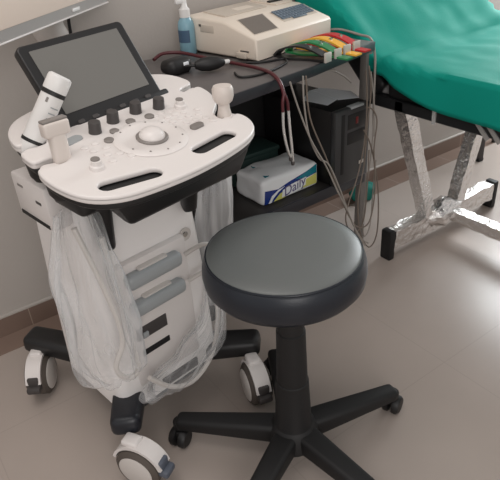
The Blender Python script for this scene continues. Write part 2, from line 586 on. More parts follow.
# tilted display
TL = Vector((-.128, .054, 1.026)); BL = Vector((-.128, -.062, .872)); TR = Vector((.138, .075, 1.033)); BR = Vector((.138, -.03, .876))
ex = (TR - TL).normalized()
ey = ((TL - BL) + (TR - BR)) / 2
hgt = ey.length
ey = (ey - ex * ey.dot(ex)).normalized()
ez = ex.cross(ey)
wid = (TR - TL).length
MM = Matrix(((ex.x, ey.x, ez.x, BL.x), (ex.y, ey.y, ez.y, BL.y), (ex.z, ey.z, ez.z, BL.z), (0, 0, 0, 1)))
def rr(x0, x1, y0, y1, r, n=5):
    out = []
    for cx, cy, a0 in ((x1 - r, y0 + r, -90), (x1 - r, y1 - r, 0), (x0 + r, y1 - r, 90), (x0 + r, y0 + r, 180)):
        for k in range(n + 1):
            t = math.radians(a0 + 90 * k / n)
            out.append((cx + r * math.cos(t), cy + r * math.sin(t)))
    return out
disp = plate('display', [rr(0, wid, -.012, hgt, .012)], .011, .004, 'black', us, lambda co: MM @ (co + Vector((0, 0, -.011))))
plate('screen', [rr(.022, wid - .022, .032, hgt - .016, .002)], .0006, .0002, 'screen', disp, lambda co: MM @ (co + Vector((0, 0, .0006))))
for k in range(6):
    plate('display_button', [stadium(.04 + k * .036, .008, .048 + k * .036, .008, .004)], .0015, .0005, 'darkgrey', disp, lambda co: MM @ (co + Vector((0, 0, .0015))))
bm = bmesh.new(); box(bm, .03, wid + .018, -.018, .012, -.03, .002, .006)
for v in bm.verts: v.co = MM @ v.co
finish('display_hinge', bm, 'blackm', us)
boxo('display_stalk', (-.04, .05, .03, .075, .87, .97), 'blackm', us, .01)

# column body
bm = bmesh.new()
secs = [(.115, -.105, .165, .20), (.16, -.105, .165, .195), (.42, -.095, .163, .18), (.56, -.085, .16, .17), (.72, -.07, .155, .16), (.74, -.06, .145, .15)]
rings = []
for z, yf, hx, yb in secs:
    pl = rr(-hx, hx, yf, yb, .028, 4)
    rings.append([bm.verts.new((p[0], p[1], z)) for p in pl])
for a, b in zip(rings, rings[1:]):
    for i in range(len(a)):
        bm.faces.new((a[i], a[(i + 1) % len(a)], b[(i + 1) % len(b)], b[i]))
bm.faces.new(rings[0][::-1]); bm.faces.new(rings[-1])
finish('column', bm, 'litwhite', us, angle=50)
# raised bezel on the column front with holders and slots
YF = -.1
def front(x0, x1, z0, z1, y0, y1, m, name, bev=.004, parent=us):
    return boxo(name, (x0, x1, y0, y1, z0, z1), m, parent, bev)
front(-.108, .098, .17, .545, YF - .006, YF + .02, 'white', 'front_panel', .008)
for zc in (.500, .420):
    h = boxo('probe_socket', (-.095, .066, YF - .034, YF, zc - .018, zc + .022), 'grey', us, .013, None, 3)
    tag(h, 'grey rounded connector block')
    boxo('socket_lever', (-.056, .028, YF - .022, YF - .002, zc + .02, zc + .027), 'white2', h, .003)
    bmc = bmesh.new()
    tube(bmc, [(.08, YF - .018, zc), (.105, YF - .03, zc + .012), (.135, YF - .035, zc + .012), (.165, YF - .02, zc - .02), (.178, YF + .02, zc - .08)], .006, 8)
    finish('socket_cable', bmc, 'white2', h)
s1 = front(-.088, .004, .318, .355, YF - .0085, YF, 'darkgrey', 'upper_slot', .001)
front(-.072, -.056, .320, .338, YF - .013, YF - .006, 'grey', 'slot_catch', .003, s1)
front(-.082, .004, .266, .283, YF - .0085, YF, 'blackm', 'lower_slot', .001)
front(-.04, .08, .128, .155, YF - .012, YF, 'darkgrey', 'foot_slot', .002)
sc_ = latheo('screw_recess', [(.016, .002), (.018, .003), (.018, 0), (.012, -.001)], 'white2', us, 24, T((.11, -.088, .535)) @ RXM(90))
latheo('screw', [(0, .004), (.007, .004), (.009, 0)], 'chrome', us, 16, T((.11, -.088, .535)) @ RXM(90))
latheo('cable_hook', [(0, 0), (.018, 0), (.02, .01), (.018, .03), (0, .032)], 'black', us, 18, T((.09, -.08, .665)) @ RXM(90))

tubeo('cable_strap', [(.155, -.11, .335), (.19, -.115, .345), (.215, -.1, .36)], .006, 'black', us)
# side box on the left flank
sb = boxo('side_box', (-.205, -.155, -.06, .095, .668, .772), 'white', us, .008)
boxo('side_box_slot', (-.2065, -.19, -.05, .08, .674, .683), 'blackm', sb, 0)
boxo('side_box_mark', (-.2062, -.2, -.035, -.012, .726, .732), 'darkgrey', sb, 0)
boxo('side_box_mark', (-.2062, -.2, .04, .065, .746, .751), 'knobgrey', sb, 0)
# front-left probe cups seen under the console rim
for (x, y) in ((-.205, -.156), (-.2, -.076), (.18, -.196), (.2, -.05)):
    latheo('probe_cup', [(0, 0), (.018, 0), (.025, .012), (.03, .055), (.026, .055), (.02, .012), (0, .008)], 'black', us, 22, T((x, y, cz(y) - .075)))

# wheeled base
bm = bmesh.new(); box(bm, -.15, .15, -.09, .23, .075, .135, .02, 3)
finish('base_hub', bm, 'black', us)
caster_pos = [(-.201, -.213, 112, (-.2, -.165)), (.186, -.232, 65, (.243, -.19)), (-.222, .281, 48, (-.2, .345)), (.225, .30, 80, (.235, .345))]
def make_caster(x, y, ang, parent):
    X = T((x, y, 0)) @ RZM(ang)
    r = .061
    wv = latheo('caster_wheel', [(0, -.031), (.045, -.031), (.051, -.032), (r, -.024), (r, .024), (.051, .032), (.045, .031), (0, .031)], 'tyre', parent, 36, X @ T((0, 0, r)) @ RXM(90))
    for s in (-1, 1):
        latheo('hub_disc', [(0, .0), (.047, .0), (.047, .002), (.042, .0045), (0, .005)], 'white2', wv, 30, X @ T((0, s * .0305, r)) @ RXM(-90 * s))
    # fender arching over the wheel
    bmf = bmesh.new()
    n = 14
    vs = []
    for k in range(n + 1):
        t = math.radians(15 + 150 * k / n)
        ring = []
        for rad, yy in ((r + .003, -.022), (r + .011, -.022), (r + .011, .022), (r + .003, .022)):
            ring.append(bmf.verts.new((rad * math.cos(t), yy, r + rad * math.sin(t))))
        vs.append(ring)
    for a, b in zip(vs, vs[1:]):
        for k in range(4): bmf.faces.new((a[k], a[(k + 1) % 4], b[(k + 1) % 4], b[k]))
    bmf.faces.new(vs[0]); bmf.faces.new(vs[-1])
    box(bmf, -.005, .04, -.018, .018, r * 2 + .002, r * 2 + .02, .006)
    bmesh.ops.transform(bmf, matrix=X, verts=bmf.verts)
    finish('caster_fender', bmf, 'white', wv, angle=50)
    bmp = bmesh.new()
    box(bmp, -.085, -.045, -.02, .02, .055, .075, .006, mtx=X @ T((0, 0, .0)) )
    box(bmp, -.07, -.05, -.016, .016, .062, .10, .004, mtx=X)
    finish('brake_pedal', bmp, 'pedal' if (x < 0 and y < 0) else 'darkgrey', wv)
    return wv
for (x, y, ang, zt) in caster_pos:
    bm = bmesh.new()
    bar(bm, (zt[0] * .38, zt[1] * .28 + .04, .125), (zt[0] * 1.02, zt[1] * 1.02, .150), .09, .062, .075, .055, .018, 3)
    finish('base_leg', bm, 'navy' if y < 0 and x < 0 else 'black', us)
    make_caster(x, y, ang, us)

# cable loops on the lower front (white probe cables)
bm = bmesh.new()
tube(bm, [(-.19, -.13, .70), (-.17, -.16, .55), (-.16, -.175, .42), (-.19, -.17, .345), (-.17, -.175, .30), (-.135, -.17, .305), (-.12, -.15, .38), (-.13, -.15, .5), (-.14, -.14, .66)], .0065, 8)
finish('probe_cable', bm, 'white2', us)
bm = bmesh.new()
tube(bm, [(-.11, -.165, .25), (-.05, -.165, .175), (.02, -.16, .14), (.09, -.155, .17), (.14, -.14, .24), (.165, -.12, .33), (.175, -.10, .42)], .0065, 8)
finish('probe_cable', bm, 'white2', us)

# ------------------------------------------------------------------ plastic bags
def bag(name, secs, label, seed, amp=.012, folds=7, m='film'):
    """secs: (centre x, centre y, z, half width, half depth), local to the machine"""
    bm = bmesh.new()
    N = 56
    P = []
    zs = spline([Vector((s[0], s[1], s[2])) for s in secs], 6)
    hs = spline([Vector((s[3], s[4], 0)) for s in secs], 6)
    rings = []
    for i, (c, h) in enumerate(zip(zs, hs)):
        ring = []
        for k in range(N):
            t = 2 * math.pi * k / N
            wob = 1 + .16 * math.sin(folds * t + seed + i * .12) + .09 * math.sin((folds * 2 + 1) * t + seed * 2 - i * .2)
            p = Vector((c.x + h.x * math.cos(t) * wob, c.y + h.y * math.sin(t) * wob, c.z))
            nz = noise.noise_vector(Vector((p.x * 14 + seed, p.y * 14, p.z * 7))) * amp + noise.noise_vector(Vector((p.x * 34 + seed, p.y * 34, p.z * 12))) * amp * .3
            ring.append(bm.verts.new(L2W(p + nz)))
        rings.append(ring)
    for a, b in zip(rings, rings[1:]):
        for k in range(N):
            bm.faces.new((a[k], a[(k + 1) % N], b[(k + 1) % N], b[k]))
    o = finish(name, bm, m, None, True, 180)
    return tag(o, label, 'plastic bag', 'clear plastic bags on the ultrasound machine')

bag('plastic_bag', [(-.185, -.135, .745, .035, .02), (-.19, -.15, .70, .05, .03), (-.2, -.16, .6, .064, .042), (-.2, -.165, .50, .07, .046), (-.2, -.165, .42, .074, .05), (-.195, -.165, .345, .07, .048), (-.18, -.165, .31, .056, .035), (-.17, -.165, .30, .02, .01)],
    'long clear plastic bag hanging from the left front of the ultrasound console', 1.0)
bag('plastic_bag', [(.145, -.135, .40, .015, .012), (.14, -.14, .34, .025, .02), (.10, -.15, .27, .055, .024), (.01, -.155, .215, .115, .026), (-.03, -.158, .17, .085, .022), (-.04, -.158, .15, .03, .01)],
    'clear plastic bag wrapped round the foot of the white column', 4.0, .01, 9)
bag('plastic_bag', [(.26, -.055, .665, .05, .022), (.255, -.055, .62, .055, .025), (.25, -.05, .54, .06, .028), (.245, -.045, .46, .055, .03), (.24, -.045, .38, .05, .03), (.235, -.045, .3, .045, .028), (.23, -.045, .24, .035, .02)],
    'clear plastic bag hanging on the right side behind the stool seat', 7.0, .012, 6, 'film_white')

# ------------------------------------------------------------------ probes and gel bottle on the console
def wthing(name, label, cat, x, y, z, rz=0, group=None):
    return thing(name, label, cat, L2W((x, y, z)), MY + math.radians(rz), group)
pb = wthing('ultrasound_probe', 'flat ivory probe standing head up in the left holder, in front of the gel bottle', 'ultrasound probe', -.190, -.156, cz(-.156) - .06)
bm = bmesh.new()
box(bm, -.0165, .0165, -.011, .011, 0, .115, .008, 3)
o = finish('handle', bm, 'probe', pb)
bm = bmesh.new(); box(bm, -.0255, .0255, -.012, .012, .105, .133, .005, 3)
finish('head', bm, 'probe', pb)
bm = bmesh.new(); box(bm, -.0245, .0245, -.009, .009, .132, .137, .002)
tag(finish('lens', bm, 'knobgrey', pb), 'grey lens strip')

gb = wthing('gel_bottle', 'white gel bottle with two black stripes, leaning upside down in the left holder', 'gel bottle', -.202, -.056, cz(-.056) - .028)
GL = T((-.012, 0, 0)) @ RYM(36) @ RXM(6) @ Matrix.Scale(.95, 4)
latheo('bottle_body', [(0, .0), (.017, .0), (.0225, .012), (.0235, .03), (.0235, .142), (.0245, .146), (.0245, .168), (.0235, .174), (.019, .177), (0, .176)], 'cap', gb, 32, GL)
for z0, z1 in ((.134, .143), (.03, .037)):
    st = latheo('stripe', [(.0242, z0), (.0243, z0), (.0243, z1), (.0242, z1)], 'rubber', gb, 32, GL)
    tag(st, 'black stripe')
# small print block and marks on the label
def curved_mark(parent, r, a0, a1, z0, z1, m, name):
    bm = bmesh.new()
    n = 8
    prev = None
    for k in range(n + 1):
        a = math.radians(a0 + (a1 - a0) * k / n)
        cur = (bm.verts.new((r * math.cos(a), r * math.sin(a), z0)), bm.verts.new((r * math.cos(a), r * math.sin(a), z1)))
        if prev: bm.faces.new((prev[0], cur[0], cur[1], prev[1]))
        prev = cur
    bmesh.ops.transform(bm, matrix=GL, verts=bm.verts)
    return finish(name, bm, m, parent)
curved_mark(gb, .0239, -140, -128, .118, .128, 'knobgrey', 'label_mark')
for k in range(5):
    curved_mark(gb, .0239, -105, -60 - (k % 2) * 8, .062 + k * .012, .0645 + k * .012, 'grey', 'label_mark')

pr = wthing('ultrasound_probe', 'rounded translucent white probe standing in the right holder near the desk', 'ultrasound probe', .182, -.198, cz(-.198) - .055)
latheo('handle', [(0, 0), (.014, 0), (.017, .02), (.0165, .05), (.013, .065), (.0125, .075)], 'probe', pr, 24)
latheo('head', [(.0125, .075), (.02, .082), (.0235, .092), (.0235, .108), (.02, .115), (0, .1165)], 'probe', pr, 24)

# ------------------------------------------------------------------ stool
ST = Vector((.617, .782, 0))
st = thing('stool', 'round swivel stool with dark padded seat, grey sheen painted on its top, and black five-legged base, in the foreground', 'stool', ST, 0)
SR = .172
SX = T((-.008, .006, .038))
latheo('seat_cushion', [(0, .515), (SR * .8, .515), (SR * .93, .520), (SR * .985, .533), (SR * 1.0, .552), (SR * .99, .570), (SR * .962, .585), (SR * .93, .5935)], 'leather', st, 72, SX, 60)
tag(latheo('seat_top', [(SR * .935, .592), (SR * .93, .5945), (SR * .9, .598), (SR * .75, .603), (SR * .45, .6055), (0, .606)], 'leather_sheen', st, 72, SX, 60), 'seat top with the window sheen painted in as grey')
tube_b = bmesh.new()
tube(tube_b, [(-.008 + SR * .937 * math.cos(a), .006 + SR * .937 * math.sin(a), .593 + .038) for a in [2 * math.pi * k / 48 for k in range(48)]], .0022, 6, 0, True)
finish('seam_piping', tube_b, 'leather', st)
latheo('seat_plate', [(0, .530), (.07, .530), (.09, .552), (0, .553)], 'blackm', st, 24)
latheo('gas_lift_cover', [(.029, .545), (.031, .42), (.0335, .418), (.037, .27), (.0395, .268), (.045, .14), (.052, .12), (0, .118)], 'blackm', st, 28)
latheo('base_hub', [(0, .05), (.05, .05), (.065, .07), (.06, .115), (.048, .130), (0, .132)], 'blackm', st, 28)
tips = []
for k in range(5):
    a = math.radians(133 + 72 * k)
    dx, dy = math.cos(a), math.sin(a)
    bm = bmesh.new()
    bar(bm, (dx * .03, dy * .03, .095), (dx * .312, dy * .312, .076), .062, .058, .044, .036, .012, 3)
    lg = finish('leg', bm, 'blackm', st)
    latheo('caster_stem', [(0, .045), (.008, .045), (.008, .06), (.019, .06), (.019, .078), (.012, .084), (0, .085)], 'blackm', lg, 16, T((dx * .304, dy * .304, 0)))
    ca = (30, 120, 75, 200, 290)[k]
    X = T((dx * .304, dy * .304, 0)) @ RZM(ca) @ T((-.01, 0, .0275))
    bm = bmesh.new()
    for s in (-1, 1):
        lathe(bm, [(0, .003), (.018, .003), (.027, .006), (.027, .018), (.022, .024), (0, .025)], 20, X @ RXM(90 * s))
    box(bm, -.012, .014, -.005, .005, 0, .024, .003, mtx=X)
    finish('caster', bm, 'rubber', lg)

# ------------------------------------------------------------------ desk
DZ = .83
desk = thing('desk', 'dark grey desk with a low shelf, against the wall behind the ultrasound machine', 'desk', (0, 0, 0), 0)
top = [(.735, 1.195), (1.106, 1.262), (1.445, 1.348), (1.40, 1.775), (.66, 1.72)]
prism('tabletop', top, DZ - .028, DZ, 'deskgrey', desk, .003)
prism('edge_band', [(.733, 1.190), (1.107, 1.257), (1.450, 1.344), (1.445, 1.352), (1.105, 1.265), (.735, 1.199)], DZ - .030, DZ - .001, 'deskedge', desk, .001)
shelf = [(.74, 1.365), (1.475, 1.395), (1.46, 1.765), (.72, 1.74)]
prism('lower_shelf', shelf, .315, .34, 'shelfm', desk, .003)
prism('shelf_edge', [(.74, 1.357), (1.476, 1.387), (1.475, 1.397), (.74, 1.367)], .300, .342, 'deskedge', desk, .001)
boxo('back_panel', (.72, 1.43, 1.742, 1.756, .30, .802), 'blackm', desk, .002)
for (x, y) in ((1.478, 1.408), (1.41, 1.735), (.76, 1.40), (.72, 1.715)):
    lg = baro('leg', (x, y, .0), (x, y, .803), .03, .03, 'legm' if x > 1.45 else 'shelfm', desk, bev=.003)

# ------------------------------------------------------------------ computer tower and papers on the shelf
ct = thing('computer_tower', 'black desktop computer tower with charcoal front on the low shelf of the desk', 'computer', (1.294, 1.372, .342), math.radians(4))
TWH = .278
boxo('case', (0, .178, .012, .36, .004, TWH), 'case', ct, .004)
fr = boxo('front_panel', (0, .178, -.012, .014, .0, TWH), 'casefront', ct, .006)
boxo('handle_groove', (.028, .046, -.0135, -.008, .04, .262), 'blackm', fr, .002)
boxo('drive_bay', (.06, .168, -.0135, -.01, .2, .255), 'case', fr, .002)
boxo('drive_bay', (.06, .168, -.0135, -.01, .145, .19), 'case', fr, .002)
boxo('power_button', (.1, .112, -.016, -.012, .215, .24), 'redled', fr, .002)
boxo('silver_sticker', (.125, .15, -.0145, -.012, .055, .068), 'silver', fr, .0005)
boxo('chrome_strip', (.075, .14, -.014, .01, TWH - .006, TWH + .002), 'grey', fr, .001)
for k in range(2): boxo('foot', (.01 + .14 * k, .03 + .14 * k, .03, .32, -.002, .006), 'rubber', ct, 0)
pz = .342 + TWH + .001
pa = prism('paper_sheet', [(1.307, 1.548), (1.33, 1.44), (1.425, 1.475), (1.44, 1.62), (1.40, 1.62)], pz, pz + .0008, 'paper')
tag(pa, 'left of the two pale papers lying on the black computer tower', 'paper')
pa2 = prism('paper_sheet', [(1.395, 1.455), (1.468, 1.42), (1.50, 1.50), (1.45, 1.62), (1.41, 1.60)], pz + .0012, pz + .002, 'paper')
tag(pa2, 'right of the two pale papers lying on the black computer tower', 'paper')

# ------------------------------------------------------------------ tissue pack
tp = thing('tissue_pack', 'white plastic-wrapped tissue pack with blue and teal print on the low shelf', 'tissue pack', (1.012, 1.415, .342), math.radians(2))
bm = bmesh.new()
box(bm, 0, .262, 0, .155, 0, .092, .014, 3)
bmesh.ops.subdivide_edges(bm, edges=[e for e in bm.edges if e.calc_length() > .05], cuts=9, use_grid_fill=True)
pk = finish('wrapper', bm, 'packwhite', tp, True, 60)
for v in pk.data.vertices:
    p = v.co.copy()
    if .003 < p.z and p.y > .004:
        v.co += noise.noise_vector(p * 22 + Vector((3, 1, 2))) * .006
    if p.z > .06:
        v.co.z += .010 * math.sin(p.x * 12 + .4) * math.sin(p.y * 20)
yf = -.0012
def fprint(pts, m, name, y=yf):
    bm = bmesh.new()
    a = [bm.verts.new((p[0], y, p[1])) for p in pts]
    b = [bm.verts.new((p[0], y + .003, p[1])) for p in pts]
    n = len(pts)
    bm.faces.new(a); bm.faces.new(b[::-1])
    for i in range(n): bm.faces.new((a[i], a[(i + 1) % n], b[(i + 1) % n], b[i]))
    return finish(name, bm, m, pk, False)
fprint([(.008, .006), (.012, .056), (.07, .046), (.12, .058), (.17, .066), (.25, .080), (.25, .052), (.17, .044), (.12, .034), (.07, .018), (.05, .006)], 'packblue', 'blue_swoosh')
fprint([(.024, .006), (.04, .030), (.07, .044), (.10, .048), (.07, .036), (.045, .018), (.038, .006)], 'packwhite', 'white_swoosh', yf - .0008)
fprint([(.046, .006), (.075, .026), (.11, .036), (.10, .006)], 'packyellow', 'yellow_swoosh', yf - .0004)
fprint([(.15, .058), (.25, .084), (.25, .056), (.2, .050)], 'packteal', 'teal_swoosh', yf - .0006)
fprint([(.178, .014), (.19, .040), (.25, .050), (.25, .012)], 'packyellow', 'yellow_swoosh', yf - .0006)
fprint([(.084, .010), (.09, .036), (.13, .046), (.2, .052), (.196, .022), (.14, .010)], 'packwhite', 'letter_ground', yf - .0010)
glyph('Daily', 'lettering', .050, 'packpurple', pk, T((.094, yf - .0022, .010)) @ RYM(-9) @ RXM(90))
# teal band over the top
prism('teal_band', [(.03, .02), (.05, .02), (.075, .13), (.055, .13)], .0935, .0965, 'packteal', pk, 0)
gbx = thing('storage_box', 'dark green box behind the tissue pack on the low shelf', 'box', (1.03, 1.6, .342), 0)
boxo('box_body', (0, .2, 0, .12, 0, .10), 'dgreen', gbx, .006)
boxo('box_lid', (-.004, .204, -.004, .124, .10, .118), 'dgreen', gbx, .004)

# ------------------------------------------------------------------ ECG machine
EY = math.radians(12)
ec = thing('ecg_machine', 'cream ECG machine with a small screen and blue-grey keys on the desk', 'ecg machine', (1.02, 1.417, DZ), EY)
prof = [(0, .004), (0, .062), (.006, .070), (.118, .104), (.135, .108), (.30, .114), (.305, .105), (.305, .012), (.25, .006), (.03, .004)]
bm = bmesh.new()
W = .385
a = [bm.verts.new((0, p[0], p[1])) for p in prof]; b = [bm.verts.new((W, p[0], p[1])) for p in prof]
bm.faces.new(a); bm.faces.new(b[::-1])
for i in range(len(prof)):
    bm.faces.new((a[i], a[(i + 1) % len(prof)], b[(i + 1) % len(prof)], b[i]))
bmesh.ops.recalc_face_normals(bm, faces=bm.faces)
bmesh.ops.bevel(bm, geom=[e for e in bm.edges if abs(e.verts[0].co.x - e.verts[1].co.x) < 1e-6], offset=.008, segments=3, affect='EDGES', profile=.5)
eb = finish('body', bm, 'cream', ec, angle=35)
sl = math.degrees(math.atan2(.034, .112))
ES = T((0, .006, .0702)) @ RXM(sl)          # sloping front surface, x right, y up the slope
def eplate(pts, z0, z1, m, name, mtx=ES, parent=ec):
    return prism(name, pts, z0, z1, m, parent, 0, mtx)
eplate([(.022, .018), (.128, .018), (.165, .116), (.052, .116)], 0, .0015, 'ecgscreen', 'screen')
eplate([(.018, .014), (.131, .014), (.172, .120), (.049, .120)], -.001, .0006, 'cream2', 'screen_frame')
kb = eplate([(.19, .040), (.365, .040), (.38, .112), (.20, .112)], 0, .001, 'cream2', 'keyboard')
for r in range(4):
    for k in range(11):
        x = .196 + r * .002 + k * .0152; y = .052 + r * .0152
        bm = bmesh.new(); box(bm, x, x + .0128, y, y + .0128, .001, .005, .0012, 1, ES)
        finish('key', bm, 'keys', kb)
bm = bmesh.new(); box(bm, .24, .31, .041, .049, .001, .005, .0012, 1, ES); finish('key', bm, 'keys', kb)
EF = T((0, .14, .1088)) @ RXM(2.0)
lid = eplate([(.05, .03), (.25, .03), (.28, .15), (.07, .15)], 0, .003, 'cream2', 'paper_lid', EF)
eplate([(.14, .06), (.22, .06), (.23, .1), (.15, .1)], .003, .0034, 'cream', 'lid_mark', EF, lid)
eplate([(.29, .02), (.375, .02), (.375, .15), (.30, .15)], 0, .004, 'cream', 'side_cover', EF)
eplate([(.295, .055), (.36, .05), (.362, .064), (.297, .069)], .004, .009, 'rubber', 'handle_slot', EF)
boxo('vent', (-.0012, .004, .175, .235, .07, .092), 'cream2', ec, .001)
boxo('vent_slot', (-.0016, .004, .23, .24, .086, .093), 'darkgrey', ec, 0)
boxo('connector', (-.012, .006, .035, .075, .008, .026), 'cream2', ec, .003)
boxo('connector_gap', (-.0012, .004, .03, .065, .026, .03), 'darkgrey', ec, 0)
for yy in (.03, .28):
    for xx in (.03, .35):
        latheo('foot', [(0, 0), (.008, 0), (.008, .008), (0, .008)], 'rubber', ec, 12, T((xx, yy, 0)))

# ------------------------------------------------------------------ spray bottle
bt = thing('sanitizer_bottle', 'slim blue liquid bottle with white cap standing at the back of the desk', 'bottle', (.943, 1.688, DZ))
latheo('bottle_body', [(0, 0), (.024, 0), (.027, .004), (.027, .085), (.025, .1), (.017, .112), (.014, .122), (0, .122)], 'blue', bt, 28)
latheo('cap', [(.0145, .112), (.0175, .115), (.0175, .138), (.011, .145), (.009, .162), (0, .163)], 'cap', bt, 20)
boxo('nozzle', (-.03, .009, -.007, .007, .155, .168), 'cap', bt, .003)
bm = bmesh.new()
prev = None
for k in range(13):
    a = math.radians(150 + 110 * k / 12)
    cur = (bm.verts.new((.0274 * math.cos(a), .0274 * math.sin(a), .04)), bm.verts.new((.0274 * math.cos(a), .0274 * math.sin(a), .078)))
    if prev: bm.faces.new((prev[0], cur[0], cur[1], prev[1]))
    prev = cur
finish('label_patch', bm, 'bluelabel', bt)

# ------------------------------------------------------------------ stethoscope
sth = thing('stethoscope', 'stethoscope with maroon tubing and steel ear tubes hanging over the desk edge', 'stethoscope', (.95, 1.3, DZ))
def rel(o, pts): return [Vector(p) - o.location for p in pts]
tubeo('tubing', rel(sth, [(.80, 1.66, .842), (.84, 1.67, .852), (.89, 1.64, .85), (.93, 1.54, .84), (.955, 1.43, .838), (.965, 1.34, .838), (.955, 1.27, .84), (.945, 1.225, .834), (.940, 1.20, .82), (.940, 1.188, .795)]), .0055, 'maroon', sth)
for s, z in ((-1, .60), (1, .585)):
    tubeo('tubing', rel(sth, [(.940, 1.189, .80), (.940 + s * .006, 1.187, .785), (.941 + s * .009, 1.187, .770), (.942 + s * .009, 1.187, .752)]), .0045, 'maroon', sth)
    tb = tubeo('ear_tube', rel(sth, [(.942 + s * .009, 1.187, .76), (.945 + s * .011, 1.188, .70), (.955 + s * .008, 1.19, .64), (.966 + s * .004, 1.195, z + .01)]), .004, 'steel', sth)
    latheo('ear_tip', [(0, -.004), (.005, -.003), (.006, .004), (.003, .012), (0, .012)], 'darkgrey', tb, 12, T(Vector((.967 + s * .004, 1.196, z)) - sth.location))

# blood pressure bulb and cuff on the desk
bp = thing('pressure_cuff', 'black rolled blood pressure cuff lying on the desk behind the console', 'blood pressure cuff', (.79, 1.50, DZ), math.radians(15))
bm = bmesh.new()
box(bm, -.045, .045, -.03, .03, 0, .045, .02, 4)
cu_ = finish('cuff_roll', bm, 'rubber', bp); crumple(cu_, .008, 25, 2)
bm = bmesh.new(); box(bm, .0, .02, -.036, -.028, .018, .034, .002)
tag(finish('cuff_label', bm, 'paper', bp), 'pale label tab')
pbulb = thing('pump_bulb', 'black rubber pump bulb with a pale valve tip lying on the desk', 'pump bulb', (.865, 1.435, DZ + .024), math.radians(-20))
latheo('bulb', [(0, -.045), (.010, -.042), (.018, -.025), (.0205, 0), (.017, .024), (.011, .04), (.007, .045), (0, .046)], 'rubber', pbulb, 24, RYM(90))
latheo('valve', [(0, .044), (.006, .044), (.0065, .056), (.004, .06), (0, .06)], 'cap', pbulb, 14, RYM(90))
tubeo('hose', [(-.044, 0, 0), (-.065, .005, .0), (-.085, .02, -.008), (-.10, .045, -.015)], .004, 'rubber', pbulb)
o = tubeo('power_cable', [(.90, 1.36, DZ + .004), (.885, 1.31, DZ + .004), (.93, 1.29, DZ + .004), (1.0, 1.305, DZ + .004), (1.07, 1.34, DZ + .004), (1.09, 1.38, DZ + .004), (1.02, 1.40, DZ + .004), (.96, 1.47, DZ + .004)], .0035, 'rubber')
tag(o, 'black cable looped on the desk in front of the cream ECG machine', 'cable')

# ------------------------------------------------------------------ ECG limb clamps over the desk edge
def clamp(x, y, colm, label, rz, tip):
    c = thing('limb_clamp', label, 'ecg clamp', (x, y, DZ + .001), math.radians(rz), 'ECG limb clamps on the desk corner')
    def strip(pts, wdt, th, name, m):
        bm = bmesh.new()
        P = spline(pts, 6)
        vs = []
        for i, p in enumerate(P):
            d = (P[min(i + 1, len(P) - 1)] - P[max(i - 1, 0)]).normalized()
            u = Vector((1, 0, 0)).cross(d).normalized()
            vs.append([bm.verts.new(p + Vector((sx * wdt / 2, 0, 0)) + u * sz * th / 2) for sx, sz in ((-1, -1), (1, -1), (1, 1), (-1, 1))])
        for a_, b_ in zip(vs, vs[1:]):
            for k in range(4): bm.faces.new((a_[k], a_[(k + 1) % 4], b_[(k + 1) % 4], b_[k]))
        bm.faces.new(vs[0]); bm.faces.new(vs[-1])
        return finish(name, bm, m, c)
    strip([(-.035, .10, .012), (-.028, .08, .030), (-.012, .035, .040), (0, -.01, .032), (0, -.055, .018)], .033, .005, 'upper_arm', colm)
    strip([(-.035, .10, .010), (-.02, .055, .004), (0, .0, .004), (0, -.05, .005), (.012, -.10 if tip else -.06, .0)], .030, .005, 'lower_arm', colm)
    bm = bmesh.new(); box(bm, -.015, .015, -.068, -.060, .0, .028, .002)
    finish('electrode_plate', bm, 'silver', c)
    latheo('snap_stud', [(0, 0), (.006, 0), (.006, .006), (0, .007)], 'chrome', c, 12, T((0, .0, .034)))
    return c
clamp(1.145, 1.318, 'blackclip', 'black ECG limb clamp, nearest the computer of the four coloured clamps', 12, False)
clamp(1.20, 1.332, 'green', 'green ECG limb clamp between the black and the yellow one', 10, True)
clamp(1.255, 1.348, 'yellow', 'yellow ECG limb clamp between the green and the red one', 8, True)
clamp(1.31, 1.362, 'red', 'red ECG limb clamp, nearest the green couch sheet', 6, True)

# ------------------------------------------------------------------ ECG leads hanging in loops
def at(px, py, y=None, z=None):
    d = ROT @ Vector((px - 250, -(py - 240), -570)).normalized()
    t = (y / d.y) if y is not None else ((z - CAM_H) / d.z)
    return Vector((0, 0, CAM_H)) + d * t
def lead(pts, r, m, label, y0, y1):
    n = len(pts)
    P = [at(p[0], p[1], y=y0 + (y1 - y0) * i / (n - 1)) for i, p in enumerate(pts)]
    for p in P: p.z = max(p.z, r + .002)
    o = tubeo('ecg_lead_wire', P, r, m)
    return tag(o, label, 'ecg cable', 'ECG lead wires hanging from the desk')
lead([(290, 82), (299, 110), (311, 140), (326, 166), (337, 190), (349, 214), (357, 233), (365, 245)], .0028, 'cable', 'grey lead wire running straight down past the tissue pack to the wire loops', 1.225, 1.24)
lead([(303, 76), (304, 103), (309, 135), (319, 158), (329, 165), (341, 192), (352, 222), (361, 238), (368, 243)], .0028, 'cable', 'grey lead wire with a kink halfway down the front of the black tower', 1.23, 1.25)
lead([(306, 76), (310, 118), (327, 160), (343, 203), (356, 226), (369, 222), (375, 190), (374, 150), (377, 122), (373, 110), (366, 107)], .0026, 'cabletan', 'brownish lead wire looping back up beside the desk leg', 1.235, 1.30)
lead([(369, 66), (371, 92), (367, 128), (364, 165), (358, 200), (360, 232), (369, 247), (377, 232), (378, 190), (372, 150), (364, 130)], .0026, 'cabletan', 'brownish lead wire forming the lowest and widest loop', 1.30, 1.29)
lead([(366, 70), (367, 105), (364, 145), (357, 178), (348, 205), (346, 222), (353, 234), (363, 222), (367, 190), (369, 150)], .0024, 'cabletan', 'brownish lead wire forming the leftmost short loop', 1.30, 1.28)
